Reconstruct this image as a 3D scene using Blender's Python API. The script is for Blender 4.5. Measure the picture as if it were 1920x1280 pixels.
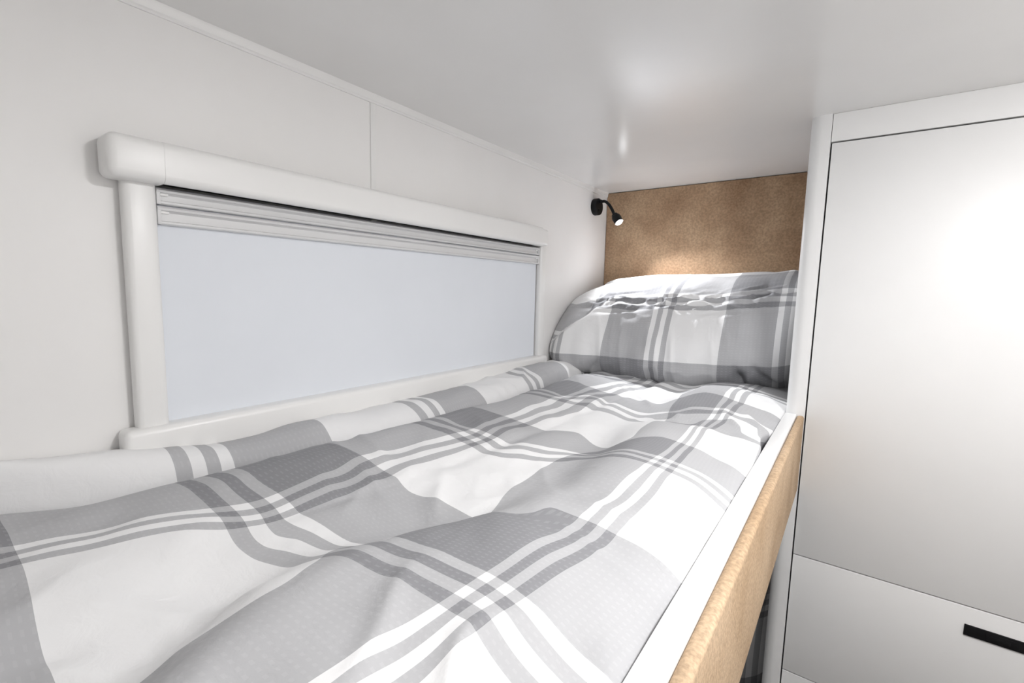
import bpy, bmesh, math
import numpy as np
from mathutils import Vector, Matrix

for o in list(bpy.data.objects):
    bpy.data.objects.remove(o, do_unlink=True)
SC = bpy.context.scene
COL = SC.collection

# ---------------------------------------------------------------- scale
# Survey units: the long wall is 1 unit from the camera (0,0,0), +y runs along the bed, z up.
S = 0.85            # metres per survey unit
CAM_H = 1.50        # camera height above the floor


def U(p):
    return (S * (p[0] + 1.0), S * p[1], S * p[2] + CAM_H)


FLOOR = -CAM_H / S
CEIL = 0.470

# ---------------------------------------------------------------- camera
cd = bpy.data.cameras.new('camera')
cam = bpy.data.objects.new('camera', cd)
COL.objects.link(cam)
SC.camera = cam
f_px = 873.34
cd.sensor_fit = 'HORIZONTAL'
cd.sensor_width = 36.0
cd.lens = 36.0 * f_px / 1920.0
cd.clip_start = 0.01


def cam_ray(px, py):
    return Vector((px - 960.0, -(py - 640.0), -f_px)).normalized()


ay = cam_ray(1602, 558)
ax = -cam_ray(-244, 515)
ax = (ax - ay * ax.dot(ay)).normalized()
az = ax.cross(ay)
cam.matrix_world = Matrix.Translation(U((0, 0, 0))) @ Matrix((ax, ay, az)).to_4x4()

# ---------------------------------------------------------------- world, view
w = bpy.data.worlds.new('world')
SC.world = w
w.use_nodes = True
w.node_tree.nodes['Background'].inputs[0].default_value = (1, 0.98, 0.95, 1)
w.node_tree.nodes['Background'].inputs[1].default_value = 0.0      # closed interior, no sky in view
SC.view_settings.view_transform = 'Standard'
SC.view_settings.look = 'None'
SC.view_settings.gamma = 1.0
SC.view_settings.use_curve_mapping = False
SC.view_settings.exposure = 0.34

LIGHT = 128.0        # radiance of the aisle ceiling lights
SPOT_W = 16.0        # watts of the reading lamp


# ---------------------------------------------------------------- materials
def mat(name, col, rough=0.5, spec=0.5, coat=0.0, metallic=0.0):
    m = bpy.data.materials.new(name)
    m.use_nodes = True
    b = m.node_tree.nodes['Principled BSDF']
    b.inputs['Base Color'].default_value = (*col, 1)
    b.inputs['Roughness'].default_value = rough
    b.inputs['Specular IOR Level'].default_value = spec
    b.inputs['Metallic'].default_value = metallic
    b.inputs['Coat Weight'].default_value = coat
    return m


def nd(m, t, **kw):
    n = m.node_tree.nodes.new(t)
    for k, v in kw.items():
        setattr(n, k, v)
    return n


def lk(m, a, b):
    m.node_tree.links.new(a, b)


def add_noise(m, c1, c2, scale, detail=4, bump=0.0, bscale=None, bdist=0.001, extra=None):
    b = m.node_tree.nodes['Principled BSDF']
    tc = nd(m, 'ShaderNodeTexCoord')
    n = nd(m, 'ShaderNodeTexNoise')
    n.inputs['Scale'].default_value = scale
    n.inputs['Detail'].default_value = detail
    lk(m, tc.outputs['Object'], n.inputs['Vector'])
    r = nd(m, 'ShaderNodeValToRGB')
    r.color_ramp.elements[0].position = 0.3
    r.color_ramp.elements[1].position = 0.7
    r.color_ramp.elements[0].color = (*c1, 1)
    r.color_ramp.elements[1].color = (*c2, 1)
    lk(m, n.outputs['Fac'], r.inputs['Fac'])
    out = r.outputs['Color']
    if extra:
        n2 = nd(m, 'ShaderNodeTexNoise')
        n2.inputs['Scale'].default_value = extra[0]
        n2.inputs['Detail'].default_value = 5
        lk(m, tc.outputs['Object'], n2.inputs['Vector'])
        r2 = nd(m, 'ShaderNodeValToRGB')
        r2.color_ramp.elements[0].position = 0.35
        r2.color_ramp.elements[1].position = 0.65
        lo, hi = extra[1]
        r2.color_ramp.elements[0].color = (lo, lo, lo, 1)
        r2.color_ramp.elements[1].color = (hi, hi, hi, 1)
        lk(m, n2.outputs['Fac'], r2.inputs['Fac'])
        mx = nd(m, 'ShaderNodeMix', data_type='RGBA', blend_type='MULTIPLY')
        mx.inputs['Factor'].default_value = 1
        lk(m, out, mx.inputs['A'])
        lk(m, r2.outputs['Color'], mx.inputs['B'])
        out = mx.outputs['Result']
    lk(m, out, b.inputs['Base Color'])
    if bump:
        n3 = nd(m, 'ShaderNodeTexNoise')
        n3.inputs['Scale'].default_value = bscale or scale * 5
        n3.inputs['Detail'].default_value = 3
        lk(m, tc.outputs['Object'], n3.inputs['Vector'])
        bp = nd(m, 'ShaderNodeBump')
        bp.inputs['Strength'].default_value = bump
        bp.inputs['Distance'].default_value = bdist
        lk(m, n3.outputs['Fac'], bp.inputs['Height'])
        lk(m, bp.outputs['Normal'], b.inputs['Normal'])
    return m


def white(name, col, rough, spec=0.5, v=0.012, bump=0.0):
    m = mat(name, col, rough, spec)
    add_noise(m, tuple(max(0, c - v) for c in col), tuple(min(1, c + v) for c in col), 6, 3, bump, 900, 0.0002)
    return m


M = {}
M['wall'] = white('wall_panel_white', (0.885, 0.875, 0.865), 0.45, 0.4)
M['ceiling'] = white('ceiling_gloss_white', (0.85, 0.845, 0.835), 0.22, 0.5)
M['melamine'] = white('cabinet_white', (0.85, 0.85, 0.85), 0.38, 0.4)
M['plastic'] = white('window_frame_plastic', (0.87, 0.865, 0.855), 0.32, 0.45)
M['alu'] = white('blind_bar_grey', (0.72, 0.72, 0.725), 0.35, 0.5)
M['blind'] = white('blind_fabric_cool_white', (0.80, 0.83, 0.88), 0.7, 0.2, 0.01, 0.15)
M['black'] = mat('matt_black', (0.007, 0.007, 0.008), 0.5, 0.2)
M['suede'] = mat('brown_suede_leather', (0.35, 0.22, 0.13), 0.75, 0.25)
add_noise(M['suede'], (0.330, 0.200, 0.118), (0.560, 0.395, 0.255), 5.5, 7, 0.5, 420, 0.0006, (160, (0.80, 1.12)))
M['tan'] = mat('tan_suede_leather', (0.45, 0.29, 0.165), 0.75, 0.25)
add_noise(M['tan'], (0.41, 0.285, 0.175), (0.545, 0.40, 0.268), 9, 6, 0.6, 330, 0.0008, (240, (0.80, 1.12)))
M['mattress'] = white('mattress_ticking', (0.74, 0.74, 0.73), 0.85, 0.1)
M['floor'] = mat('floor_vinyl', (0.33, 0.29, 0.25), 0.45)
add_noise(M['floor'], (0.16, 0.14, 0.12), (0.22, 0.19, 0.16), 5, 6)
M['lens'] = bpy.data.materials.new('lamp_lens')
M['lens'].use_nodes = True
_b = M['lens'].node_tree.nodes['Principled BSDF']
_b.inputs['Emission Color'].default_value = (0.95, 0.97, 1, 1)
_b.inputs['Emission Strength'].default_value = 22
M['led'] = bpy.data.materials.new('led_diffuser')
M['led'].use_nodes = True
_b = M['led'].node_tree.nodes['Principled BSDF']
_b.inputs['Emission Color'].default_value = (1.0, 0.99, 0.985, 1)
_b.inputs['Emission Strength'].default_value = LIGHT


def plaid_material(name):
    m = mat(name, (0.8, 0.8, 0.8), 0.85, 0.12)
    b = m.node_tree.nodes['Principled BSDF']
    b.inputs['Sheen Weight'].default_value = 0.08
    uv = nd(m, 'ShaderNodeUVMap', uv_map='plaid')
    sp = nd(m, 'ShaderNodeSeparateXYZ')
    lk(m, uv.outputs['UV'], sp.inputs[0])
    ramps = []
    for ax_ in ('X', 'Y'):
        fr = nd(m, 'ShaderNodeMath', operation='FRACT')
        lk(m, sp.outputs[ax_], fr.inputs[0])
        r = nd(m, 'ShaderNodeValToRGB')
        cr = r.color_ramp
        cr.interpolation = 'CONSTANT'
        g = (0.555, 0.557, 0.57, 1)
        g2 = (0.57, 0.572, 0.585, 1)
        wt = (1, 1, 1, 1)
        stops = [(0.0, g), (0.37, wt), (0.412, g2), (0.457, wt), (0.50, g2), (0.545, wt)]
        cr.elements[0].position = 0.0
        cr.elements[0].color = g
        cr.elements[1].position = 0.37
        cr.elements[1].color = wt
        for p, c in stops[2:]:
            e = cr.elements.new(p)
            e.color = c
        lk(m, fr.outputs[0], r.inputs['Fac'])
        ramps.append(r)
    mx = nd(m, 'ShaderNodeMix', data_type='RGBA', blend_type='MULTIPLY')
    mx.inputs['Factor'].default_value = 1
    lk(m, ramps[0].outputs['Color'], mx.inputs['A'])
    lk(m, ramps[1].outputs['Color'], mx.inputs['B'])
    # woven dashes: short pale picks in rows
    def wave(out, k, th):
        a = nd(m, 'ShaderNodeMath', operation='MULTIPLY')
        a.inputs[1].default_value = k * 2 * math.pi
        lk(m, out, a.inputs[0])
        s = nd(m, 'ShaderNodeMath', operation='SINE')
        lk(m, a.outputs[0], s.inputs[0])
        t = nd(m, 'ShaderNodeMath', operation='GREATER_THAN')
        t.inputs[1].default_value = th
        lk(m, s.outputs[0], t.inputs[0])
        return t.outputs[0]
    d = nd(m, 'ShaderNodeMath', operation='MULTIPLY')
    lk(m, wave(sp.outputs['X'], 34, 0.0), d.inputs[0])
    lk(m, wave(sp.outputs['Y'], 52, 0.5), d.inputs[1])
    d2 = nd(m, 'ShaderNodeMath', operation='MULTIPLY')
    d2.inputs[1].default_value = 0.065
    lk(m, d.outputs[0], d2.inputs[0])
    mw = nd(m, 'ShaderNodeMix', data_type='RGBA')
    lk(m, d2.outputs[0], mw.inputs['Factor'])
    lk(m, mx.outputs['Result'], mw.inputs['A'])
    mw.inputs['B'].default_value = (1, 1, 1, 1)
    base = nd(m, 'ShaderNodeMix', data_type='RGBA', blend_type='MULTIPLY')
    base.inputs['Factor'].default_value = 1
    base.inputs['A'].default_value = (0.84, 0.84, 0.845, 1)
    lk(m, mw.outputs['Result'], base.inputs['B'])
    lk(m, base.outputs['Result'], b.inputs['Base Color'])
    tc = nd(m, 'ShaderNodeTexCoord')
    n3 = nd(m, 'ShaderNodeTexNoise')
    n3.inputs['Scale'].default_value = 38
    n3.inputs['Detail'].default_value = 5
    n3.inputs['Distortion'].default_value = 0.6
    lk(m, tc.outputs['Object'], n3.inputs['Vector'])
    bp = nd(m, 'ShaderNodeBump')
    bp.inputs['Strength'].default_value = 0.35
    bp.inputs['Distance'].default_value = 0.004
    lk(m, n3.outputs['Fac'], bp.inputs['Height'])
    lk(m, bp.outputs['Normal'], b.inputs['Normal'])
    return m


M['plaid'] = plaid_material('grey_white_plaid_cotton')


# ---------------------------------------------------------------- mesh helpers
def link(name, verts, faces, material, parent=None, origin=None, smooth=True, auto=None):
    """verts in survey units; origin in survey units (top-level things) or taken from the parent."""
    if parent is not None:
        org = Vector(parent['_o'])
    else:
        org = Vector(U(origin)) if origin else Vector((0, 0, 0))
    me = bpy.data.meshes.new(name)
    me.from_pydata([tuple(Vector(U(v)) - org) for v in verts], [], [tuple(f) for f in faces])
    me.update()
    return finish(name, me, material, parent, org, smooth)


def finish(name, me, material, parent, org, smooth):
    me.materials.append(material)
    if smooth:
        me.shade_smooth()
        me.set_sharp_from_angle(angle=math.radians(38))
    o = bpy.data.objects.new(name, me)
    COL.objects.link(o)
    if parent is not None:
        o.parent = parent
        o['_o'] = tuple(org)
    else:
        o.location = org
        o['_o'] = tuple(org)
    return o


def box_bm(lo, hi, r=0.0, seg=3):
    bm = bmesh.new()
    bmesh.ops.create_cube(bm, size=1.0)
    for v in bm.verts:
        v.co = Vector([(lo[i] + hi[i]) / 2 + v.co[i] * (hi[i] - lo[i]) for i in range(3)])
    if r > 0:
        bmesh.ops.bevel(bm, geom=list(bm.edges), offset=r, segments=seg, profile=0.5, affect='EDGES', clamp_overlap=True)
    return bm


def from_bm(name, bm, material, parent=None, origin=None, smooth=True):
    org = Vector(parent['_o']) if parent is not None else (Vector(U(origin)) if origin else Vector((0, 0, 0)))
    for v in bm.verts:
        v.co = Vector(U(v.co)) - org
    bmesh.ops.recalc_face_normals(bm, faces=list(bm.faces))
    me = bpy.data.meshes.new(name)
    bm.to_mesh(me)
    bm.free()
    return finish(name, me, material, parent, org, smooth)


def box(name, lo, hi, material, parent=None, origin=None, r=0.0, seg=3):
    if parent is None and origin is None:
        origin = ((lo[0] + hi[0]) / 2, (lo[1] + hi[1]) / 2, lo[2])
    return from_bm(name, box_bm(lo, hi, r, seg), material, parent, origin)


def empty(name, loc):
    o = bpy.data.objects.new(name, None)
    COL.objects.link(o)
    o.location = U(loc)
    o['_o'] = tuple(U(loc))
    o.empty_display_size = 0.05
    return o


def tag(o, label=None, cat=None, group=None, kind=None):
    if label:
        o['label'] = label
    if cat:
        o['category'] = cat
    if group:
        o['group'] = group
    if kind:
        o['kind'] = kind
    return o


def struct(name, lo, hi, material, r=0.0):
    return tag(box(name, lo, hi, material, r=r), kind='structure')


def extrude_y(name, prof, y0, y1, material, parent):
    """closed profile of (x, z) run along y"""
    n = len(prof)
    vs = [(x, y0, z) for x, z in prof] + [(x, y1, z) for x, z in prof]
    fs = [(i, (i + 1) % n, n + (i + 1) % n, n + i) for i in range(n)]
    fs += [tuple(range(n))[::-1], tuple(range(n, 2 * n))]
    bm = bmesh.new()
    bv = [bm.verts.new(v) for v in vs]
    for f in fs:
        bm.faces.new([bv[i] for i in f])
    return from_bm(name, bm, material, parent)


def extrude_z(name, prof, z0, z1, material, parent=None, origin=None):
    n = len(prof)
    bm = bmesh.new()
    bv = [bm.verts.new((x, y, z0)) for x, y in prof] + [bm.verts.new((x, y, z1)) for x, y in prof]
    for i in range(n):
        bm.faces.new([bv[i], bv[(i + 1) % n], bv[n + (i + 1) % n], bv[n + i]])
    bm.faces.new(bv[:n][::-1])
    bm.faces.new(bv[n:])
    return from_bm(name, bm, material, parent, origin)


def lathe(name, prof, base, axis, material, parent, seg=40):
    """prof: (radius, distance along axis) pairs"""
    a = Vector(axis).normalized()
    e1 = a.orthogonal().normalized()
    e2 = a.cross(e1)
    bm = bmesh.new()
    rings = []
    for r, h in prof:
        c = Vector(base) + a * h
        if r < 1e-6:
            rings.append([bm.verts.new(c)])
        else:
            rings.append([bm.verts.new(c + e1 * r * math.cos(2 * math.pi * k / seg) + e2 * r * math.sin(2 * math.pi * k / seg)) for k in range(seg)])
    for q, r in zip(rings, rings[1:]):
        for k in range(seg):
            k2 = (k + 1) % seg
            if len(q) == 1 and len(r) == 1:
                continue
            if len(q) == 1:
                bm.faces.new([q[0], r[k], r[k2]])
            elif len(r) == 1:
                bm.faces.new([q[k], q[k2], r[0]])
            else:
                bm.faces.new([q[k], q[k2], r[k2], r[k]])
    return from_bm(name, bm, material, parent)


def tube(name, pts, rad, material, parent, seg=16, ribs=0.0):
    P = [Vector(p) for p in pts]
    bm = bmesh.new()
    rings = []
    up = Vector((0, 1, 0))
    for i, p in enumerate(P):
        t = (P[min(i + 1, len(P) - 1)] - P[max(i - 1, 0)]).normalized()
        e1 = (up - t * up.dot(t)).normalized()
        e2 = t.cross(e1)
        r = rad * (1 + (ribs if i % 2 else 0))
        rings.append([bm.verts.new(p + e1 * r * math.cos(2 * math.pi * k / seg) + e2 * r * math.sin(2 * math.pi * k / seg)) for k in range(seg)])
    for q, r in zip(rings, rings[1:]):
        for k in range(seg):
            bm.faces.new([q[k], q[(k + 1) % seg], r[(k + 1) % seg], r[k]])
    bm.faces.new(rings[0][::-1])
    bm.faces.new(rings[-1])
    return from_bm(name, bm, material, parent)


def spline(ctrl, n):
    """Catmull-Rom through control points"""
    P = [Vector(c) for c in ctrl]
    P = [P[0] * 2 - P[1]] + P + [P[-1] * 2 - P[-2]]
    out = []
    m = len(P) - 3
    for i in range(n):
        t = i / (n - 1) * m
        k = min(int(t), m - 1)
        u = t - k
        a, b, c, d = P[k:k + 4]
        out.append(0.5 * ((2 * b) + (c - a) * u + (2 * a - 5 * b + 4 * c - d) * u * u + (3 * b - a - 3 * c + d) * u ** 3))
    return out


# ================================================================ STRUCTURE
XR, YB, YF = 0.80, 2.14, -1.45     # right wall, end wall, wall behind the camera
struct('floor', (-1.05, YF - 0.05, FLOOR - 0.05), (XR + 0.05, YB + 0.05, FLOOR), M['floor'])
struct('ceiling', (-1.05, YF - 0.05, CEIL), (XR + 0.05, YB + 0.05, CEIL + 0.05), M['ceiling'])
def join_boxes(name, boxes, material, parent=None, origin=None):
    bm = bmesh.new()
    for lo, hi in boxes:
        b2 = box_bm(lo, hi)
        me = bpy.data.meshes.new('tmp')
        b2.to_mesh(me)
        b2.free()
        bm.from_mesh(me)
        bpy.data.meshes.remove(me)
    return from_bm(name, bm, material, parent, origin)


# long wall with the window recess behind the blind
tag(join_boxes('wall_left', [((-1.10, YF, FLOOR), (-1.05, YB, CEIL)),
                             ((-1.05, YF, FLOOR), (-1.0, YB, -0.270)), ((-1.05, YF, 0.200), (-1.0, YB, CEIL)),
                             ((-1.05, YF, -0.270), (-1.0, 0.290, 0.200)), ((-1.05, 1.520, -0.270), (-1.0, YB, 0.200))],
               M['wall'], origin=(-1.05, 0.3, FLOOR)), kind='structure')
struct('wall_right', (XR, YF, FLOOR), (XR + 0.05, YB, CEIL), M['wall'])
struct('wall_back', (-1.0, YB, FLOOR), (XR, YB + 0.05, CEIL), M['wall'])
struct('wall_front', (-1.0, YF - 0.05, FLOOR), (XR, YF, CEIL), M['wall'])
struct('wall_foot', (-1.0, -0.19, FLOOR), (-0.085, -0.15, CEIL), M['wall'])
# ceiling cove strip, with a small bead, and the cover strip over the wall panel joint
cove = empty('trim_1', (-1.0, -0.15, CEIL - 0.02))
tag(cove, kind='structure')
extrude_y('cove_strip', [(-1.0, CEIL - 0.021), (-0.9965, CEIL - 0.021), (-0.9965, CEIL - 0.017), (-0.9945, CEIL - 0.015),
                         (-0.9935, CEIL - 0.004), (-0.991, CEIL), (-1.0, CEIL)], -0.15, YB - 0.018, M['plastic'], cove)
struct('trim_2', (-1.0, 0.757, -0.30), (-0.9975, 0.772, CEIL - 0.021), M['plastic'], r=0.0008)

# ---------------------------------------------------------------- window frame
win = empty('window_1', (-1.0, 0.9, -0.312))
tag(win, kind='structure')
def rrect(x0, x1, z0, z1, r, n=6):
    out = []
    for cx, cz, a0 in ((x1 - r, z0 + r, -math.pi / 2), (x1 - r, z1 - r, 0)):
        out += [(cx + r * math.cos(a0 + k / n * math.pi / 2), cz + r * math.sin(a0 + k / n * math.pi / 2)) for k in range(n + 1)]
    return out + [(x0, z1), (x0, z0)]


def cut_cap(lo, hi, r, ycut, keep_low):
    bm = box_bm(lo, hi, r, 5)
    bmesh.ops.bisect_plane(bm, geom=list(bm.verts) + list(bm.edges) + list(bm.faces), plane_co=(0, ycut, 0), plane_no=(0, 1 if keep_low else -1, 0), clear_outer=True)
    bmesh.ops.holes_fill(bm, edges=[e for e in bm.edges if e.is_boundary])
    return from_bm('end_cap', bm, M['plastic'], win)


# hollow valance, open underneath, with the black blind cassette inside it
vp = rrect(-1.0, -0.9368, 0.1620, 0.2300, 0.013)
extrude_y('valance', vp[:-1] + [(-1.0, 0.222), (-0.950, 0.222), (-0.950, 0.1620)], 0.302, 1.468, M['plastic'], win)
cut_cap((-1.0, 0.228, 0.1625), (-0.9374, 0.360, 0.2295), 0.013, 0.303, True)
cut_cap((-1.0, 1.420, 0.1655), (-0.9400, 1.512, 0.2250), 0.010, 1.467, False)
box('blind_cassette', (-0.990, 0.303, 0.1665), (-0.9505, 1.467, 0.2215), M['black'], win)
box('side_frame', (-1.0, 0.252, -0.26), (-0.969, 0.2985, 0.172), M['plastic'], win, r=0.010, seg=4)
box('side_frame', (-1.0, 1.506, -0.26), (-0.969, 1.546, 0.172), M['plastic'], win, r=0.008, seg=4)
box('sill', (-1.0, 0.229, -0.314), (-0.953, 1.55, -0.2515), M['plastic'], win, r=0.011, seg=4)

# ---------------------------------------------------------------- blind
bl = empty('window_blind', (-0.99, 0.9, -0.256))
tag(bl, 'pale blue-white window blind pulled down behind two grey pull bars', 'blind')
box('blind_fabric', (-0.992, 0.2985, -0.257), (-0.9885, 1.501, 0.162), M['blind'], bl)


def pull_bar(z0, z1, name):
    h = z1 - z0
    prof = [(-0.9885, z0), (-0.980, z0), (-0.9778, z0 + 0.0018), (-0.9778, z0 + 0.0052), (-0.9835, z0 + 0.0068),
            (-0.9835, z1 - 0.0105), (-0.9812, z1 - 0.0085), (-0.9768, z1 - 0.0065), (-0.9762, z1 - 0.0028), (-0.9785, z1), (-0.9885, z1)]
    b = extrude_y(name, prof, 0.3, 1.505, M['alu'], bl)
    for a, c in ((0.2995, 0.3055), (1.4995, 1.5055)):
        box('bar_end', (-0.9885, a, z0), (-0.9772, c, z1), M['alu'], b, r=0.001, seg=2)
    for a, c in ((0.3055, 0.318), (1.487, 1.4995)):
        box('bar_clip', (-0.984, a, z1 - 0.0122), (-0.980, c, z1 - 0.0082), M['plastic'], b, r=0.0006, seg=2)
    return b


pull_bar(0.1325, 0.1595, 'pull_bar')
pull_bar(0.0985, 0.1295, 'pull_bar')

# ================================================================ WARDROBE
YW = 1.5
wd = empty('wardrobe', (0.33, 1.8, FLOOR))
tag(wd, 'tall white wardrobe with flush door, black-handled drawer and rounded corner post', 'wardrobe')
r_ = 0.030
prof = [(-0.131, 2.14)] + [(-0.131 + r_ - r_ * math.cos(a), 1.4955 + r_ - r_ * math.sin(a)) for a in np.linspace(0, math.pi / 2, 12)] + [(-0.0835, 1.4955), (-0.0835, 2.14)]
extrude_z('corner_post', prof, FLOOR, CEIL, M['melamine'], wd)
box('carcass', (-0.0835, YW + 0.200, FLOOR), (XR, 2.14, CEIL), M['melamine'], wd)
box('top_filler', (-0.0825, YW, 0.400), (XR, YW + 0.022, CEIL), M['melamine'], wd, r=0.0008, seg=1)
door = box('door', (-0.0800, YW, -0.7300), (0.770, YW + 0.021, 0.3965), M['melamine'], wd, r=0.0012, seg=2)
dr1 = box('drawer', (-0.0800, YW, -1.0890), (0.770, YW + 0.021, -0.7330), M['melamine'], wd, r=0.0012, seg=2)
dr2 = box('drawer', (-0.0800, YW, -1.4450), (0.770, YW + 0.021, -1.0920), M['melamine'], wd, r=0.0012, seg=2)
box('plinth', (-0.0800, YW + 0.010, FLOOR), (0.770, YW + 0.03, -1.4480), M['melamine'], wd)


def flush_handle(zc, parent):
    bm = bmesh.new()
    def add(lo, hi, r):
        b2 = box_bm(lo, hi, r, 2)
        me = bpy.data.meshes.new('tmp')
        b2.to_mesh(me)
        b2.free()
        bm.from_mesh(me)
        bpy.data.meshes.remove(me)
    x0, x1 = 0.2805, 0.4105
    add((x0, YW - 0.0035, zc - 0.0135), (x1, YW + 0.002, zc + 0.0135), 0.0012)
    add((x0 + 0.037, YW - 0.0050, zc - 0.0090), (x1 - 0.037, YW - 0.002, zc + 0.0095), 0.0010)
    add((x0 + 0.045, YW - 0.0060, zc - 0.0050), (x1 - 0.052, YW - 0.004, zc + 0.0040), 0.0008)
    return from_bm('handle', bm, M['black'], parent)


tag(flush_handle(-0.7895, dr1), 'black flush push-button handle')
tag(flush_handle(-1.1480, dr2), 'black flush push-button handle')

# ================================================================ BUNK
RT = -0.325     # top of the rail
bp_ = box('bunk_platform', (-0.999, -0.149, -0.535), (-0.1315, 2.120, -0.505), M['melamine'], r=0.002, seg=1)
tag(bp_, 'white platform board carrying the upper bunk mattress', 'bunk bed')
bk = empty('bunk_rail', (-0.1075, 0.7, -0.54))
tag(bk, 'white bunk side rail faced with tan leather, running to the wardrobe', 'bed rail')
box('side_board', (-0.131, -0.15, -0.535), (-0.1015, 1.4950, RT), M['melamine'], bk, r=0.003, seg=2)
tag(box('leather_facing', (-0.1010, -0.15, -0.540), (-0.0840, 1.4945, RT - 0.002), M['tan'], bk, r=0.0065, seg=4), 'tan suede-leather facing')

hb = box('headboard_panel', (-0.9985, 2.121, -0.50), (-0.131, 2.1395, CEIL - 0.002), M['suede'], r=0.004, seg=2)
tag(hb, 'mottled brown suede headboard panel filling the end wall', 'headboard')

# ---------------------------------------------------------------- reading lamp
LY = 1.992
lm = empty('reading_lamp', (-1.0, LY, 0.386))
tag(lm, 'small black gooseneck reading lamp, lit, on the white wall', 'lamp')
lathe('base', [(0, 0), (0.0365, 0), (0.0375, 0.003), (0.0375, 0.023), (0.0355, 0.026), (0, 0.026)], (-1.0, LY, 0.386), (1, 0, 0), M['black'], lm)
lathe('switch', [(0, 0), (0.007, 0), (0.007, 0.003), (0, 0.0035)], (-0.9745, LY - 0.004, 0.370), (1, 0, 0), M['black'], lm, 20)
lathe('collar', [(0, 0), (0.0085, 0), (0.0085, 0.012), (0.007, 0.014), (0, 0.014)], (-0.976, LY, 0.4085), (1, 0, -0.05), M['black'], lm, 24)
arm = spline([(-0.965, LY, 0.408), (-0.945, LY - 0.004, 0.406), (-0.922, LY - 0.012, 0.389), (-0.902, LY - 0.020, 0.364), (-0.888, LY - 0.026, 0.340)], 61)
tube('gooseneck', arm, 0.0062, M['black'], lm, 16, 0.06)
h0 = Vector((-0.889, LY - 0.025, 0.343))
hd = Vector((0.60, -0.16, -0.80)).normalized()
lathe('lamp_head', [(0, 0), (0.011, 0.001), (0.0145, 0.006), (0.0145, 0.012), (0.0190, 0.015), (0.0200, 0.024), (0.0185, 0.048), (0.0170, 0.0485), (0.0170, 0.044), (0, 0.044)], h0, hd, M['black'], lm, 32)
lathe('lens', [(0.0170, 0.0435), (0.0170, 0.048), (0.0135, 0.0515), (0.007, 0.0535), (0, 0.054)], h0, hd, M['lens'], lm, 32)
sl = bpy.data.lights.new('lamp_beam', 'SPOT')
sl.energy = SPOT_W
sl.color = (0.97, 0.98, 1.0)
sl.spot_size = math.radians(106)
sl.spot_blend = 0.9
sl.shadow_soft_size = 0.009
so = bpy.data.objects.new('lamp_beam', sl)
COL.objects.link(so)
so.parent = lm
so.matrix_parent_inverse = Matrix()
so.location = Vector(U(h0 + hd * 0.060)) - Vector(lm['_o'])
so.rotation_euler = hd.to_track_quat('-Z', 'Y').to_euler()

# ---------------------------------------------------------------- aisle ceiling lights
# two fixtures above and right of the frame: one lights the bed and rail, one the top right of the wardrobe door
for nm, lx, ly, lr, lab in (('ceiling_light', 0.34, 0.57, 0.094, 'large round white ceiling light over the aisle beside the bunk'),
                            ('downlight', 0.60, 1.08, 0.028, 'small round white downlight in front of the wardrobe')):
    cl = empty(nm + '_offscreen', (lx, ly, CEIL))
    tag(cl, lab, 'light', 'round aisle ceiling lights')
    lathe('rim', [(lr + 0.008, 0), (lr + 0.010, 0.004), (lr + 0.007, 0.010), (lr, 0.011), (lr, 0.0)], (lx, ly, CEIL), (0, 0, -1), M['plastic'], cl, 48)
    lathe(nm + '_diffuser_offscreen', [(lr, 0.004), (lr * 0.97, 0.011), (lr * 0.88, 0.018), (lr * 0.70, 0.024), (lr * 0.45, 0.028), (lr * 0.2, 0.0295), (0, 0.030)], (lx, ly, CEIL), (0, 0, -1), M['led'], cl, 48)


# ================================================================ BEDDING
rng = np.random.default_rng(7)


def vnoise(x, y, freq, seed):
    """smooth 2-D value noise in [-1, 1]"""
    r = np.random.default_rng(seed)
    T = r.uniform(-1, 1, (64, 64))
    X = x * freq
    Y = y * freq
    i = np.floor(X).astype(int)
    j = np.floor(Y).astype(int)
    a = X - i
    b = Y - j
    a = a * a * a * (a * (6 * a - 15) + 10)
    b = b * b * b * (b * (6 * b - 15) + 10)
    g = lambda p, q: T[p % 64, q % 64]
    return (g(i, j) * (1 - a) + g(i + 1, j) * a) * (1 - b) + (g(i, j + 1) * (1 - a) + g(i + 1, j + 1) * a) * b


# ---- DUVET FIELD BEGIN
def cub(xq, xs, ys):
    """1-D smooth (Catmull-Rom) interpolation, non-uniform knots"""
    xs = np.asarray(xs, float)
    ys = np.asarray(ys, float)
    d = np.diff(ys) / np.diff(xs)
    m = np.empty_like(ys)
    m[0], m[-1] = d[0], d[-1]
    hh = np.diff(xs)
    m[1:-1] = (d[:-1] * hh[1:] + d[1:] * hh[:-1]) / (hh[1:] + hh[:-1])
    m[1:-1] = np.where(d[:-1] * d[1:] <= 0, 0, m[1:-1])
    xq = np.clip(np.asarray(xq, float), xs[0], xs[-1])
    k = np.clip(np.searchsorted(xs, xq) - 1, 0, len(xs) - 2)
    t = (xq - xs[k]) / hh[k]
    return ((2 * t ** 3 - 3 * t ** 2 + 1) * ys[k] + (t ** 3 - 2 * t ** 2 + t) * hh[k] * m[k]
            + (-2 * t ** 3 + 3 * t ** 2) * ys[k + 1] + (t ** 3 - t ** 2) * hh[k] * m[k + 1])


XE = -0.1325         # right edge of the duvet top
Y0, Y1 = -0.145, 2.02


def crease(y):
    return cub(y, [-.15, .06, .2, .35, .55, 1.0, 1.5, 2.1], [-.985, -.955, -.905, -.868, -.838, -.825, -.850, -.87])


SY = [-.15, .05, .18, .30, .45, .62, .78, .95, 1.12, 1.28, 1.45, 1.65, 2.1]
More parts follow.
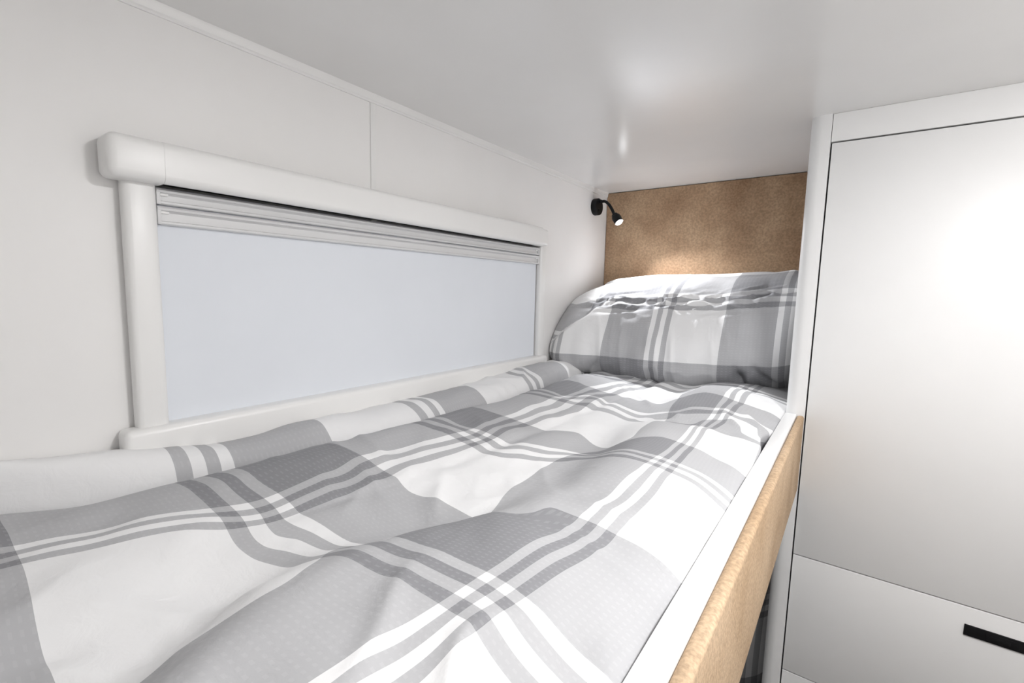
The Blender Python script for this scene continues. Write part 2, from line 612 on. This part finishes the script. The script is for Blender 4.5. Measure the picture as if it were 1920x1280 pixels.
#        x of each knot per station, and z of each knot per station
KX = {
    'roll':   [-.92, -.895, -.855, -.825, -.795, -.785, -.775, -.770, -.775, -.78, -.79, -.80, -.81],
    'foot':   ([-.66] * 2 + [-.64, -.63, -.605, -.59, -.58, -.575, -.575, -.57, -.57, -.57, -.57]),
    'valley': ([-.47, -.46, -.53, -.545, -.46, -.445, -.44, -.455, -.47, -.47, -.46, -.46, -.46]),
    'crest':  ([-.36, -.36, -.40, -.40, -.34, -.33, -.32, -.33, -.34, -.34, -.34, -.33, -.33]),
    'should': [-.21] * 13,
}
KZ = {
    'crease': [-.345] * 13,
    'roll':   [-.315, -.315, -.312, -.306, -.302, -.305, -.300, -.303, -.308, -.305, -.308, -.312, -.315],
    'foot':   [-.335, -.335, -.333, -.330, -.328, -.330, -.325, -.330, -.332, -.330, -.330, -.33, -.335],
    'valley': [-.345, -.345, -.345, -.342, -.345, -.340, -.348, -.345, -.338, -.342, -.34, -.335, -.34],
    'crest':  [-.295, -.292, -.288, -.285, -.288, -.318, -.305, -.282, -.312, -.308, -.282, -.300, -.31],
    'should': [-.310, -.310, -.305, -.305, -.310, -.322, -.318, -.312, -.322, -.318, -.300, -.305, -.31],
    'edge':   [-.335, -.335, -.333, -.332, -.332, -.332, -.332, -.330, -.332, -.332, -.330, -.33, -.33],
}


def duvet_raw(x, y):
    """height of the duvet top without small wrinkles (survey units, vectorised)"""
    x, y = np.broadcast_arrays(np.asarray(x, float), np.asarray(y, float))
    xc = crease(y)
    # roll against the wall
    top = cub(y, [-.15, .1, .24, .32, .8, 1.2, 1.5, 2.1], [-.268, -.270, -.284, -.293, -.300, -.294, -.283, -.29])
    t = np.clip((x + 1.0) / (xc + 1.0), 0, 1)
    rz = top + 0.006 * np.sin(np.pi * t) - 0.050 * t ** 6 - 0.006 * (1 - t) ** 3
    kx = [xc] + [cub(y, SY, KX[k]) for k in ('roll', 'foot', 'valley', 'crest', 'should')] + [np.full_like(x, XE)]
    kz = [cub(y, SY, KZ[k]) for k in ('crease', 'roll', 'foot', 'valley', 'crest', 'should', 'edge')]
    kx = np.stack(kx)
    kz = np.stack(kz)
    d = np.diff(kz, axis=0) / np.diff(kx, axis=0)
    hh = np.diff(kx, axis=0)
    m = np.zeros_like(kz)
    m[0] = 1.6 * d[0]
    m[-1] = 1.8 * d[-1]
    m[1:-1] = (d[:-1] * hh[1:] + d[1:] * hh[:-1]) / (hh[1:] + hh[:-1])
    m[1:-1] = np.where(d[:-1] * d[1:] <= 0, 0, m[1:-1])
    mz = np.zeros_like(x)
    for k in range(6):
        a = np.clip((x - kx[k]) / hh[k], 0, 1)
        seg = ((2 * a ** 3 - 3 * a ** 2 + 1) * kz[k] + (a ** 3 - 2 * a ** 2 + a) * hh[k] * m[k]
               + (-2 * a ** 3 + 3 * a ** 2) * kz[k + 1] + (a ** 3 - a ** 2) * hh[k] * m[k + 1])
        mz = np.where((x >= kx[k]), seg, mz)
    return np.where(x < xc, rz, mz)


def duvet_base(x, y):
    """duvet_raw with the filling evened out right of the crease"""
    x, y = np.broadcast_arrays(np.asarray(x, float), np.asarray(y, float))
    h0 = duvet_raw(x, y)
    acc = np.zeros_like(h0)
    wt = 0.0
    for dx in (-.036, -.018, 0, .018, .036):
        for dy in (-.05, -.025, 0, .025, .05):
            g = math.exp(-(dx / .02) ** 2 / 2 - (dy / .03) ** 2 / 2)
            yy = y + dy
            acc = acc + g * duvet_raw(np.clip(x + dx, crease(yy) + .002, XE), yy)
            wt += g
    xc = crease(y)
    k = np.clip((x - xc - .004) / .05, 0, 1) * np.clip((XE - x) / .045, 0, 1)
    return np.where(x < xc, h0, h0 * (1 - k) + k * acc / wt)
# ---- DUVET FIELD END


def duvet_wrinkles(x, y):
    n = 0.0070 * vnoise(x + 3.1 + 0.15 * y, y * 0.8 + 1.7, 7.0, 11) + 0.0036 * vnoise(x * 1.2 + 0.4 * y, y * 0.9 - 0.5 * x, 15.0, 12)
    r1 = vnoise(x * 0.9 + 0.7 * y, y * 0.35 - 0.6 * x, 14.0, 73)
    r2 = vnoise(x * 0.4 - 0.3 * y + 5, y * 1.3 + 0.3 * x, 13.0, 75)
    n = n + 0.0060 * (1 - 2 * np.sqrt(r1 * r1 + 0.012)) * np.clip(vnoise(x, y, 4.0, 21) + 0.3, 0, 1)
    n = n + 0.0040 * (1 - 2 * np.sqrt(r2 * r2 + 0.012)) * np.clip(vnoise(x, y, 4.0, 22) + 0.2, 0, 1)
    n = n * (1 - 0.8 * np.exp(-((x + 0.50) / 0.09) ** 2 - ((y - 0.60) / 0.14) ** 2))
    r3 = vnoise((-0.55 * x + 0.80 * y) * 1.0 + 2, (0.80 * x + 0.55 * y) * 0.22, 13.0, 61)
    front = np.clip((0.34 - y) / 0.12, 0, 1) * np.clip((-0.42 - x) / 0.06, 0, 1) * np.clip((x + 0.74) / 0.06, 0, 1)
    return n + 0.0075 * front * (1 - 2 * np.sqrt(r3 * r3 + 0.015))


# plaid control points on the cloth: x, y, u, v  (u: stripes along the bed, v: stripes across it)
CTRL = np.array([
    (-0.6544, 0.3030, 1.4570, 3.4570),
    (-0.6363, 0.7556, 1.4570, 2.4570),
    (-0.6562, 1.2110, 1.4570, 1.4570),
    (-0.6059, 1.6975, 1.4570, 0.4570),
    (-0.2638, 0.3290, 2.4570, 3.4570),
    (-0.2582, 0.8361, 2.4570, 2.4570),
    (-0.2553, 1.2914, 2.4570, 1.4570),
    (-0.6533, 0.4309, 1.4570, np.nan),
    (-0.6644, 0.5709, 1.4570, np.nan),
    (-0.6432, 1.0147, 1.4570, np.nan),
    (-0.6365, 1.3705, 1.4570, np.nan),
    (-0.2739, 0.2149, 2.4570, np.nan),
    (-0.2694, 0.2603, 2.4570, np.nan),
    (-0.2570, 0.4292, 2.4570, np.nan),
    (-0.2505, 0.4967, 2.4570, np.nan),
    (-0.2633, 0.6276, 2.4570, np.nan),
    (-0.2584, 0.7215, 2.4570, np.nan),
    (-0.2547, 0.9138, 2.4570, np.nan),
    (-0.2670, 1.1090, 2.4570, np.nan),
    (-0.2508, 1.3887, 2.4570, np.nan),
    (-0.2596, 1.5236, 2.4570, np.nan),
    (-0.5966, 0.2908, np.nan, 3.4570),
    (-0.5693, 0.3102, np.nan, 3.4570),
    (-0.4342, 0.3090, np.nan, 3.4570),
    (-0.3612, 0.3144, np.nan, 3.4570),
    (-0.3170, 0.3224, np.nan, 3.4570),
    (-0.2128, 0.3195, np.nan, 3.4570),
    (-0.1739, 0.3157, np.nan, 3.4570),
    (-0.7193, 0.2995, np.nan, 3.4570),
    (-0.5639, 0.7457, np.nan, 2.4570),
    (-0.5352, 0.7840, np.nan, 2.4570),
    (-0.4977, 0.7964, np.nan, 2.4570),
    (-0.4633, 0.8410, np.nan, 2.4570),
    (-0.4095, 0.8665, np.nan, 2.4570),
    (-0.3132, 0.8272, np.nan, 2.4570),
    (-0.2096, 0.8450, np.nan, 2.4570),
    (-0.1586, 0.8091, np.nan, 2.4570),
    (-0.1288, 0.7771, np.nan, 2.4570),
    (-0.6988, 0.7445, np.nan, 2.4570),
    (-0.6019, 1.2542, np.nan, 1.4570),
    (-0.5477, 1.2309, np.nan, 1.4570),
    (-0.4736, 1.2355, np.nan, 1.4570),
    (-0.3728, 1.1443, np.nan, 1.4570),
    (-0.3306, 1.2394, np.nan, 1.4570),
    (-0.1940, 1.2851, np.nan, 1.4570),
    (-0.1340, 1.1767, np.nan, 1.4570),
    (-0.7131, 1.6182, np.nan, 0.4570),
    (-0.5556, 1.6991, np.nan, 0.4570),
    (-0.4276, 1.6502, np.nan, 0.4570),
    (-0.6803, 0.5033, np.nan, 3.0000),
    (-0.6111, 0.5119, np.nan, 3.0000),
    (-0.5727, 0.5021, np.nan, 3.0000),
    (-0.5071, 0.5134, np.nan, 3.0000),
    (-0.4510, 0.5070, np.nan, 3.0000),
    (-0.4019, 0.4919, np.nan, 3.0000),
    (-0.3454, 0.4738, np.nan, 3.0000),
    (-0.3264, 0.5496, np.nan, 3.0000),
    (-0.2945, 0.5502, np.nan, 3.0000),
    (-0.2393, 0.5561, np.nan, 3.0000),
    (-0.1605, 0.5441, np.nan, 3.0000),
    (-0.1279, 0.5224, np.nan, 3.0000),
    (-0.7253, 0.9060, np.nan, 2.0000),
    (-0.6491, 0.9236, np.nan, 2.0000),
    (-0.5617, 0.9337, np.nan, 2.0000),
    (-0.5095, 0.9789, np.nan, 2.0000),
    (-0.3910, 0.8875, np.nan, 2.0000),
    (-0.3560, 0.8886, np.nan, 2.0000),
    (-0.3366, 0.9046, np.nan, 2.0000),
    (-0.2788, 0.9460, np.nan, 2.0000),
    (-0.2251, 0.9577, np.nan, 2.0000),
    (-0.1334, 0.9197, np.nan, 2.0000),
    (-0.7438, 1.3872, np.nan, 1.0000),
    (-0.6453, 1.3769, np.nan, 1.0000),
    (-0.4873, 1.4095, np.nan, 1.0000),
    (-0.2956, 1.4119, np.nan, 1.0000),
    (-0.1400, 1.4383, np.nan, 1.0000),
    (-0.4523, 0.1174, 2.0000, np.nan),
    (-0.4520, 0.1367, 2.0000, np.nan),
    (-0.4257, 0.1688, 2.0000, np.nan),
    (-0.4202, 0.2133, 2.0000, np.nan),
    (-0.4917, 0.3152, 2.0000, np.nan),
    (-0.4095, 0.3427, 2.0000, np.nan),
    (-0.4066, 0.5013, 2.0000, np.nan),
    (-0.4423, 0.6053, 2.0000, np.nan),
    (-0.4601, 0.7265, 2.0000, np.nan),
    (-0.4669, 0.8055, 2.0000, np.nan),
    (-0.4323, 0.8954, 2.0000, np.nan),
    (-0.3451, 0.9063, 2.0000, np.nan),
    (-0.3564, 1.0148, 2.0000, np.nan),
    (-0.3499, 1.1272, 2.0000, np.nan),
    (-0.3947, 1.3069, 2.0000, np.nan),
    (-0.8012, 0.0697, 1.3700, np.nan),
    (-0.7732, 0.1390, 1.3700, np.nan),
    (-0.7308, 0.2185, 1.3700, np.nan),
    (-0.7514, 0.0637, 1.5450, np.nan),
    (-0.7210, 0.1280, 1.5450, np.nan),
    (-0.6898, 0.2051, 1.5450, np.nan),
    (-0.7115, 0.0770, np.nan, 4.0000),
    (-0.5327, 0.0676, np.nan, 4.0000),
    (-0.9635, 0.0000, 1.1000, np.nan),
    (-0.8903, 0.2375, 1.1000, np.nan),
    (-0.8432, 0.4750, 1.1000, np.nan),
    (-0.8227, 0.7125, 1.1000, np.nan),
    (-0.8209, 0.9500, 1.1000, np.nan),
    (-0.8270, 1.1875, 1.1000, np.nan),
    (-0.8422, 1.4250, 1.1000, np.nan),
    (-0.8522, 1.6625, 1.1000, np.nan),
    (-0.8597, 1.9000, 1.1000, np.nan),
])


def tps_fit(P, val, lam=6e-4):
    n = len(P)
    d = np.linalg.norm(P[:, None] - P[None], axis=2)
    K = np.where(d > 0, d * d * np.log(d + 1e-12), 0) + lam * np.eye(n)
    A = np.zeros((n + 3, n + 3))
    A[:n, :n] = K
    A[:n, n] = 1
    A[:n, n + 1:] = P
    A[n:, :n] = A[:n, n:].T
    return np.linalg.solve(A, np.concatenate([val, np.zeros(3)]))


def tps_eval(P, c, q):
    n = len(P)
    out = np.empty(len(q))
    for s in range(0, len(q), 20000):
        qq = q[s:s + 20000]
        d = np.linalg.norm(qq[:, None] - P[None], axis=2)
        out[s:s + 20000] = np.where(d > 0, d * d * np.log(d + 1e-12), 0) @ c[:n] + c[n] + qq @ c[n + 1:]
    return out


PER = 0.48
RIDGE_V = ((0.322, 3.457), (0.545, 3.0), (0.827, 2.457), (1.035, 2.0), (1.317, 1.457), (1.555, 1.0), (1.692, 0.457))







def plaid_uv(x, y):
    u = (x + 0.70) / PER + 1.457
    v = (0.33 - y) / PER + 3.457
    if len(CTRL):
        q = np.stack([x, y], 1)
        for k in (2, 3):
            sel = ~np.isnan(CTRL[:, k])
            P = CTRL[sel, :2]
            base = (P[:, 0] + 0.70) / PER + 1.457 if k == 2 else (0.33 - P[:, 1]) / PER + 3.457
            c = tps_fit(P, CTRL[sel, k] - base)
            e = tps_eval(P, c, q)
            if k == 2:
                u = u + e
            else:
                v = v + e
    xc = crease(y)
    rid = x < xc
    ur = 0.93 - (xc - x) / PER - 0.0
    u = np.where(rid, np.clip(ur, 0.56, 0.97), np.clip(u, 1.03, 3.3))
    if len(RIDGE_V):
        yy, vv = zip(*sorted(RIDGE_V))
        vr = np.interp(y, yy, vv)
        lo = y < yy[0]
        vr = np.where(lo, vv[0] + (yy[0] - y) / PER, vr)
        hi = y > yy[-1]
        vr = np.where(hi, vv[-1] - (y - yy[-1]) / PER, vr)
        v = np.where(rid, vr, v)
    return u, v


def put_uv(me, uvs):
    lay = me.uv_layers.new(name='plaid')
    idx = np.empty(len(me.loops), dtype=np.int32)
    me.loops.foreach_get('vertex_index', idx)
    lay.data.foreach_set('uv', np.asarray(uvs, dtype=np.float32)[idx].ravel())


def make_duvet():
    ny = 470
    ys = np.linspace(Y0, Y1, ny)
    nr, nm = 46, 220
    tr = np.linspace(0, 1, nr) ** 0.75
    tm = np.linspace(0, 1, nm)
    rows_x, rows_y, isr = [], [], []
    for y in ys:
        xc = float(crease(y))
        rows_x.append(np.concatenate([-0.999 + (xc - 0.0006 + 0.999) * tr, xc + 0.0006 + (XE - xc - 0.0006) * tm]))
    X = np.array(rows_x)
    Y = np.repeat(ys[:, None], X.shape[1], 1)
    Z = duvet_base(X, Y)
    xc = crease(Y)
    fade = np.clip((X + 1.0) / 0.03, 0, 1)
    Z = Z + duvet_wrinkles(X, Y) * fade
    # soft stitched furrow at the foot of the first roll, dents across the big fold
    xf = cub(Y, SY, KX['foot'])
    Z = Z - (0.0055 + 0.004 * vnoise(Y, Y * 0 + 4, 6, 51)) * np.clip((Y - 0.28) / 0.15, 0, 1) * np.exp(-((X - xf) / 0.016) ** 2)
    for yq, xa in ((0.68, -.30), (1.16, -.30), (1.62, -.35)):
        Z = Z - 0.005 * np.exp(-((Y - yq - 0.15 * (X - xa)) / 0.035) ** 2) * np.exp(-((X - xa) / 0.13) ** 2)
    # pinch right at the crease
    Z = Z - 0.020 * np.exp(-((X - xc) / 0.009) ** 2)
    # seam puckers along the crease
    Z = Z + 0.004 * np.sin(Y * 95 + 6 * vnoise(Y, X, 5, 3)) * np.exp(-np.abs(X - xc) / 0.022) * np.clip(vnoise(Y, Y * 0, 6, 5) + .4, 0, 1)
    # it lies flat under the pillow
    yf = cub(X, [-1, -.76, -.42, -.13], [1.70, 1.76, 1.80, 1.90])
    under = np.clip((Y - yf) / 0.10, 0, 1)
    under = under * under * (3 - 2 * under)
    Z = Z * (1 - under) + np.minimum(Z, -0.368) * under
    u, v = plaid_uv(X.ravel(), Y.ravel())
    u = u.reshape(X.shape)
    v = v.reshape(X.shape)
    # hem: right edge rolls over and runs down beside the mattress
    wob = 0.004 * vnoise(Y[:, -1], Y[:, -1] * 0 + 2, 9, 31)
    sk = [(0.0035, 0.006), (0.0045, 0.016), (0.003, 0.03), (0.000, 0.045), (-0.008, 0.058), (-0.03, 0.064)]
    ex, ey, ez, eu, ev = [X], [Y], [Z], [u], [v]
    for dx, dz in sk:
        ex.append(np.minimum(X[:, -1] + dx + wob * min(1, dz / 0.03), -0.1312)[:, None])
        ey.append(Y[:, -1:])
        ez.append((Z[:, -1] - dz)[:, None])
        eu.append(u[:, -1:] + dz / PER)
        ev.append(v[:, -1:])
    X, Y, Z, u, v = [np.concatenate(a, 1) for a in (ex, ey, ez, eu, ev)]
    X = X - 0.016 * np.exp(-((Y - 1.19) / 0.07) ** 2) * np.clip((X + 0.22) / 0.09, 0, 1) ** 2
    Z = np.maximum(Z, -0.4115)
    # underside
    zb = np.full((ny, 1), -0.4118)
    X = np.concatenate([X, np.full((ny, 1), -0.20), np.full((ny, 1), -0.995)], 1)
    Y = np.concatenate([Y, Y[:, :2]], 1)
    Z = np.concatenate([Z, zb, zb], 1)
    u = np.concatenate([u, u[:, -1:] + .1, u[:, :1]], 1)
    v = np.concatenate([v, v[:, -1:], v[:, :1]], 1)
    nx = X.shape[1]
    V = np.stack([X, Y, Z], 2).reshape(-1, 3)
    org = U((-0.56, 0.9, -0.412))
    W = np.stack([S * (V[:, 0] + 1) - org[0], S * V[:, 1] - org[1], S * V[:, 2] + CAM_H - org[2]], 1)
    i, j = np.meshgrid(np.arange(ny - 1), np.arange(nx), indexing='ij')
    j2 = (j + 1) % nx
    F = np.stack([i * nx + j, i * nx + j2, (i + 1) * nx + j2, (i + 1) * nx + j], 2).reshape(-1, 4)
    me = bpy.data.meshes.new('duvet')
    me.from_pydata(W.tolist(), [], F.tolist() + [list(range(nx))[::-1], [(ny - 1) * nx + k for k in range(nx)]])
    me.update()
    put_uv(me, np.stack([u.ravel(), v.ravel()], 1))
    me.materials.append(M['plaid'])
    me.shade_smooth()
    o = bpy.data.objects.new('duvet', me)
    COL.objects.link(o)
    o.location = org
    return tag(o, 'rumpled grey and white plaid duvet spread over the upper bunk', 'duvet')


duv = make_duvet()
mt = box('mattress', (-0.994, -0.145, -0.505), (-0.150, 2.115, -0.4125), M['mattress'], r=0.014, seg=3)
tag(mt, 'white mattress of the upper bunk, under the plaid duvet', 'mattress')

# ---------------------------------------------------------------- pillow: closed cross-sections lofted along x
PST = [-0.992, -0.955, -0.88, -0.76, -0.60, -0.42, -0.26, -0.170, -0.140]
PRO = [  # (y, z) rounds the section: tuck, low belly, belly, upper, shoulder, crown, back top, back, back low
    [(1.74, -.300), (1.655, -.285), (1.625, -.235), (1.675, -.150), (1.78, -.060), (1.87, -.020), (1.93, -.04), (1.93, -.18), (1.86, -.28)],
    [(1.73, -.318), (1.640, -.300), (1.610, -.235), (1.665, -.125), (1.79, -.025), (1.90, .015), (1.98, .00), (2.02, -.18), (1.93, -.31)],
    [(1.76, -.335), (1.665, -.315), (1.635, -.235), (1.700, -.105), (1.82, .000), (1.94, .042), (2.05, .03), (2.09, -.18), (1.98, -.33)],
    [(1.79, -.345), (1.700, -.325), (1.672, -.235), (1.740, -.095), (1.85, .015), (1.98, .060), (2.08, .05), (2.112, -.18), (2.02, -.34)],
    [(1.81, -.350), (1.720, -.330), (1.690, -.235), (1.755, -.088), (1.86, .022), (1.99, .068), (2.085, .058), (2.115, -.18), (2.04, -.34)],
    [(1.83, -.340), (1.745, -.322), (1.712, -.230), (1.770, -.085), (1.87, .026), (2.00, .073), (2.09, .062), (2.115, -.18), (2.05, -.34)],
    [(1.87, -.330), (1.790, -.312), (1.750, -.225), (1.795, -.085), (1.88, .030), (2.00, .077), (2.09, .066), (2.115, -.18), (2.06, -.34)],
    [(1.91, -.322), (1.845, -.305), (1.800, -.220), (1.825, -.090), (1.90, .025), (2.01, .076), (2.09, .064), (2.112, -.18), (2.06, -.33)],
    [(1.94, -.310), (1.890, -.290), (1.850, -.215), (1.865, -.100), (1.93, .005), (2.02, .060), (2.08, .050), (2.10, -.18), (2.05, -.31)],
]


def make_pillow(name):
    nx, nt = 190, 220
    pr = np.array(PRO)                          # stations, 9, 2
    xs = np.linspace(PST[0], PST[-1], nx)
    sec = np.empty((nx, pr.shape[1], 2))
    for k in range(pr.shape[1]):
        for c in range(2):
            sec[:, k, c] = cub(xs, PST, pr[:, k, c])
    n = pr.shape[1]
    t = np.arange(nt) / nt * n
    k = t.astype(int)
    a = (t - k)[None, :, None]
    g = lambda q: sec[:, (k + q) % n]
    A, B, C, D = g(-1), g(0), g(1), g(2)
    Pt = 0.5 * (2 * B + (C - A) * a + (2 * A - 5 * B + 4 * C - D) * a ** 2 + (3 * B - A - 3 * C + D) * a ** 3)
    X = np.repeat(xs[:, None], nt, 1)
    Yp, Zp = Pt[..., 0], Pt[..., 1]
    # arc length from the belly for the plaid
    seg = np.hypot(np.diff(Yp, axis=1, append=Yp[:, :1]), np.diff(Zp, axis=1, append=Zp[:, :1]))
    arc = np.cumsum(seg, 1) - seg
    i0 = int(nt * 2 / n)
    arc = arc - arc[:, i0:i0 + 1]
    # outward normals in section
    ty = np.roll(Yp, -1, 1) - np.roll(Yp, 1, 1)
    tz = np.roll(Zp, -1, 1) - np.roll(Zp, 1, 1)
    L = np.hypot(ty, tz) + 1e-9
    nyv, nzv = -tz / L, ty / L
    cy, cz = Yp.mean(1, keepdims=True), Zp.mean(1, keepdims=True)
    sgn = np.sign(((Yp - cy) * nyv + (Zp - cz) * nzv).mean())
    nyv, nzv = nyv * sgn, nzv * sgn
    dsp = 0.006 * vnoise(X * 1.0, arc * 0.6 + 3, 7.0, 41) + 0.003 * vnoise(X, arc, 17.0, 42)
    # gathered wrinkles along the shoulder and drape lines below it
    sh = np.exp(-((arc - 0.23) / 0.05) ** 2)
    dsp = dsp + 0.0095 * sh * (1 - 2 * np.abs(vnoise(X * 0.8 + arc * 0.6, arc * 3.0 - X * 0.5, 17.0, 43)))
    lo = np.exp(-((arc - 0.02) / 0.13) ** 2)
    dsp = dsp + 0.0060 * lo * (1 - 2 * np.abs(vnoise(X * 2.0 + 0.25 * arc, arc * 0.35, 11.0, 44)))
    bt = np.exp(-((arc + 0.06) / 0.05) ** 2)
    dsp = dsp + 0.009 * bt * (1 - 2 * np.abs(vnoise(X * 1.3 - 0.6 * arc, arc * 1.0, 14.0, 45)))
    dsp = dsp + 0.011 * np.exp(-((arc + 0.07) / 0.06) ** 2) * vnoise(X, X * 0 + 1.3, 8.0, 46)
    for xa, sl_, am in ((-0.82, 0.5, 0.022), (-0.30, -0.3, 0.022), (-0.215, -0.9, 0.018), (-0.60, 0.2, 0.010)):
        dsp = dsp - am * np.exp(-((X - xa - sl_ * (arc + 0.06)) / 0.016) ** 2) * np.exp(-((arc + 0.065) / 0.045) ** 2)
    # folded-over corner on the wall side
    fd = arc - (0.03 + (X + 0.985) * 1.25)
    ff = np.clip((-0.76 - X) / 0.10, 0, 1) * (arc < 0.5) * (arc > -0.05)
    dsp = dsp - ff * (0.010 * np.exp(-(fd / 0.009) ** 2) + 0.012 * np.clip(fd / 0.02, 0, 1))
    end = np.clip(np.minimum(X - xs[0], xs[-1] - X) / 0.04, 0, 1)
    dsp = dsp * end
    Yp = np.minimum(Yp + nyv * dsp, 2.118)
    Zp = Zp + nzv * dsp
    u = cub(X, [-1.0, -.935, -.785, -.617, -.365, -.205, -.13], [-.65, -.455, 0, .37, 1.0, 1.37, 1.56])
    v = (PILLOW_A0 - arc) / PILLOW_P - 0.42 * ff * np.clip(fd / 0.006, 0, 1)
    u = u + 0.25 * ff * np.clip(fd / 0.006, 0, 1)
    V = np.stack([X, Yp, Zp], 2).reshape(-1, 3)
    org = (-0.56, 1.9, -0.345)
    oU = U(org)
    Wd = np.stack([S * (V[:, 0] + 1) - oU[0], S * V[:, 1] - oU[1], S * V[:, 2] + CAM_H - oU[2]], 1)
    F = []
    for i in range(nx - 1):
        for j in range(nt):
            j2 = (j + 1) % nt
            F.append((i * nt + j, (i + 1) * nt + j, (i + 1) * nt + j2, i * nt + j2))
    F.append(tuple(range(nt)))
    F.append(tuple((nx - 1) * nt + q for q in range(nt))[::-1])
    me = bpy.data.meshes.new(name)
    me.from_pydata(Wd.tolist(), [], F)
    me.update()
    put_uv(me, np.stack([u.ravel(), v.ravel()], 1))
    me.materials.append(M['plaid'])
    me.shade_smooth()
    bm = bmesh.new()
    bm.from_mesh(me)
    bmesh.ops.recalc_face_normals(bm, faces=list(bm.faces))
    bm.to_mesh(me)
    bm.free()
    o = bpy.data.objects.new(name, me)
    COL.objects.link(o)
    o.location = oU
    return o


PILLOW_P, PILLOW_A0 = 0.455, 0.90
pil = make_pillow('pillow')
tag(pil, 'plump grey and white plaid pillow propped against the brown headboard', 'pillow')

# ---------------------------------------------------------------- lower bunk, glimpsed under the rail
lb = box('bunk_platform', (-0.999, -0.149, FLOOR), (-0.1315, 2.120, -1.65), M['melamine'], r=0.002, seg=1)
tag(lb, 'white box platform of the lower bunk, standing on the floor', 'bunk bed')
lmt = tag(box('mattress', (-0.994, -0.145, -1.65), (-0.150, 2.115, -1.5525), M['mattress'], r=0.014, seg=3), 'white mattress on the lower bunk platform', 'mattress')
lp = pil.copy()
COL.objects.link(lp)
lp.location = (pil.location[0], pil.location[1], pil.location[2] + S * -1.14)
ld = duv.copy()
COL.objects.link(ld)
ld.location = (duv.location[0], duv.location[1], duv.location[2] + S * -1.14)
tag(ld, 'grey and white plaid duvet on the lower bunk, below the leather rail', 'duvet')
tag(lp, 'grey and white plaid pillow on the lower bunk, seen under the rail', 'pillow')

for o in list(bpy.data.objects):
    if '_o' in o:
        del o['_o']
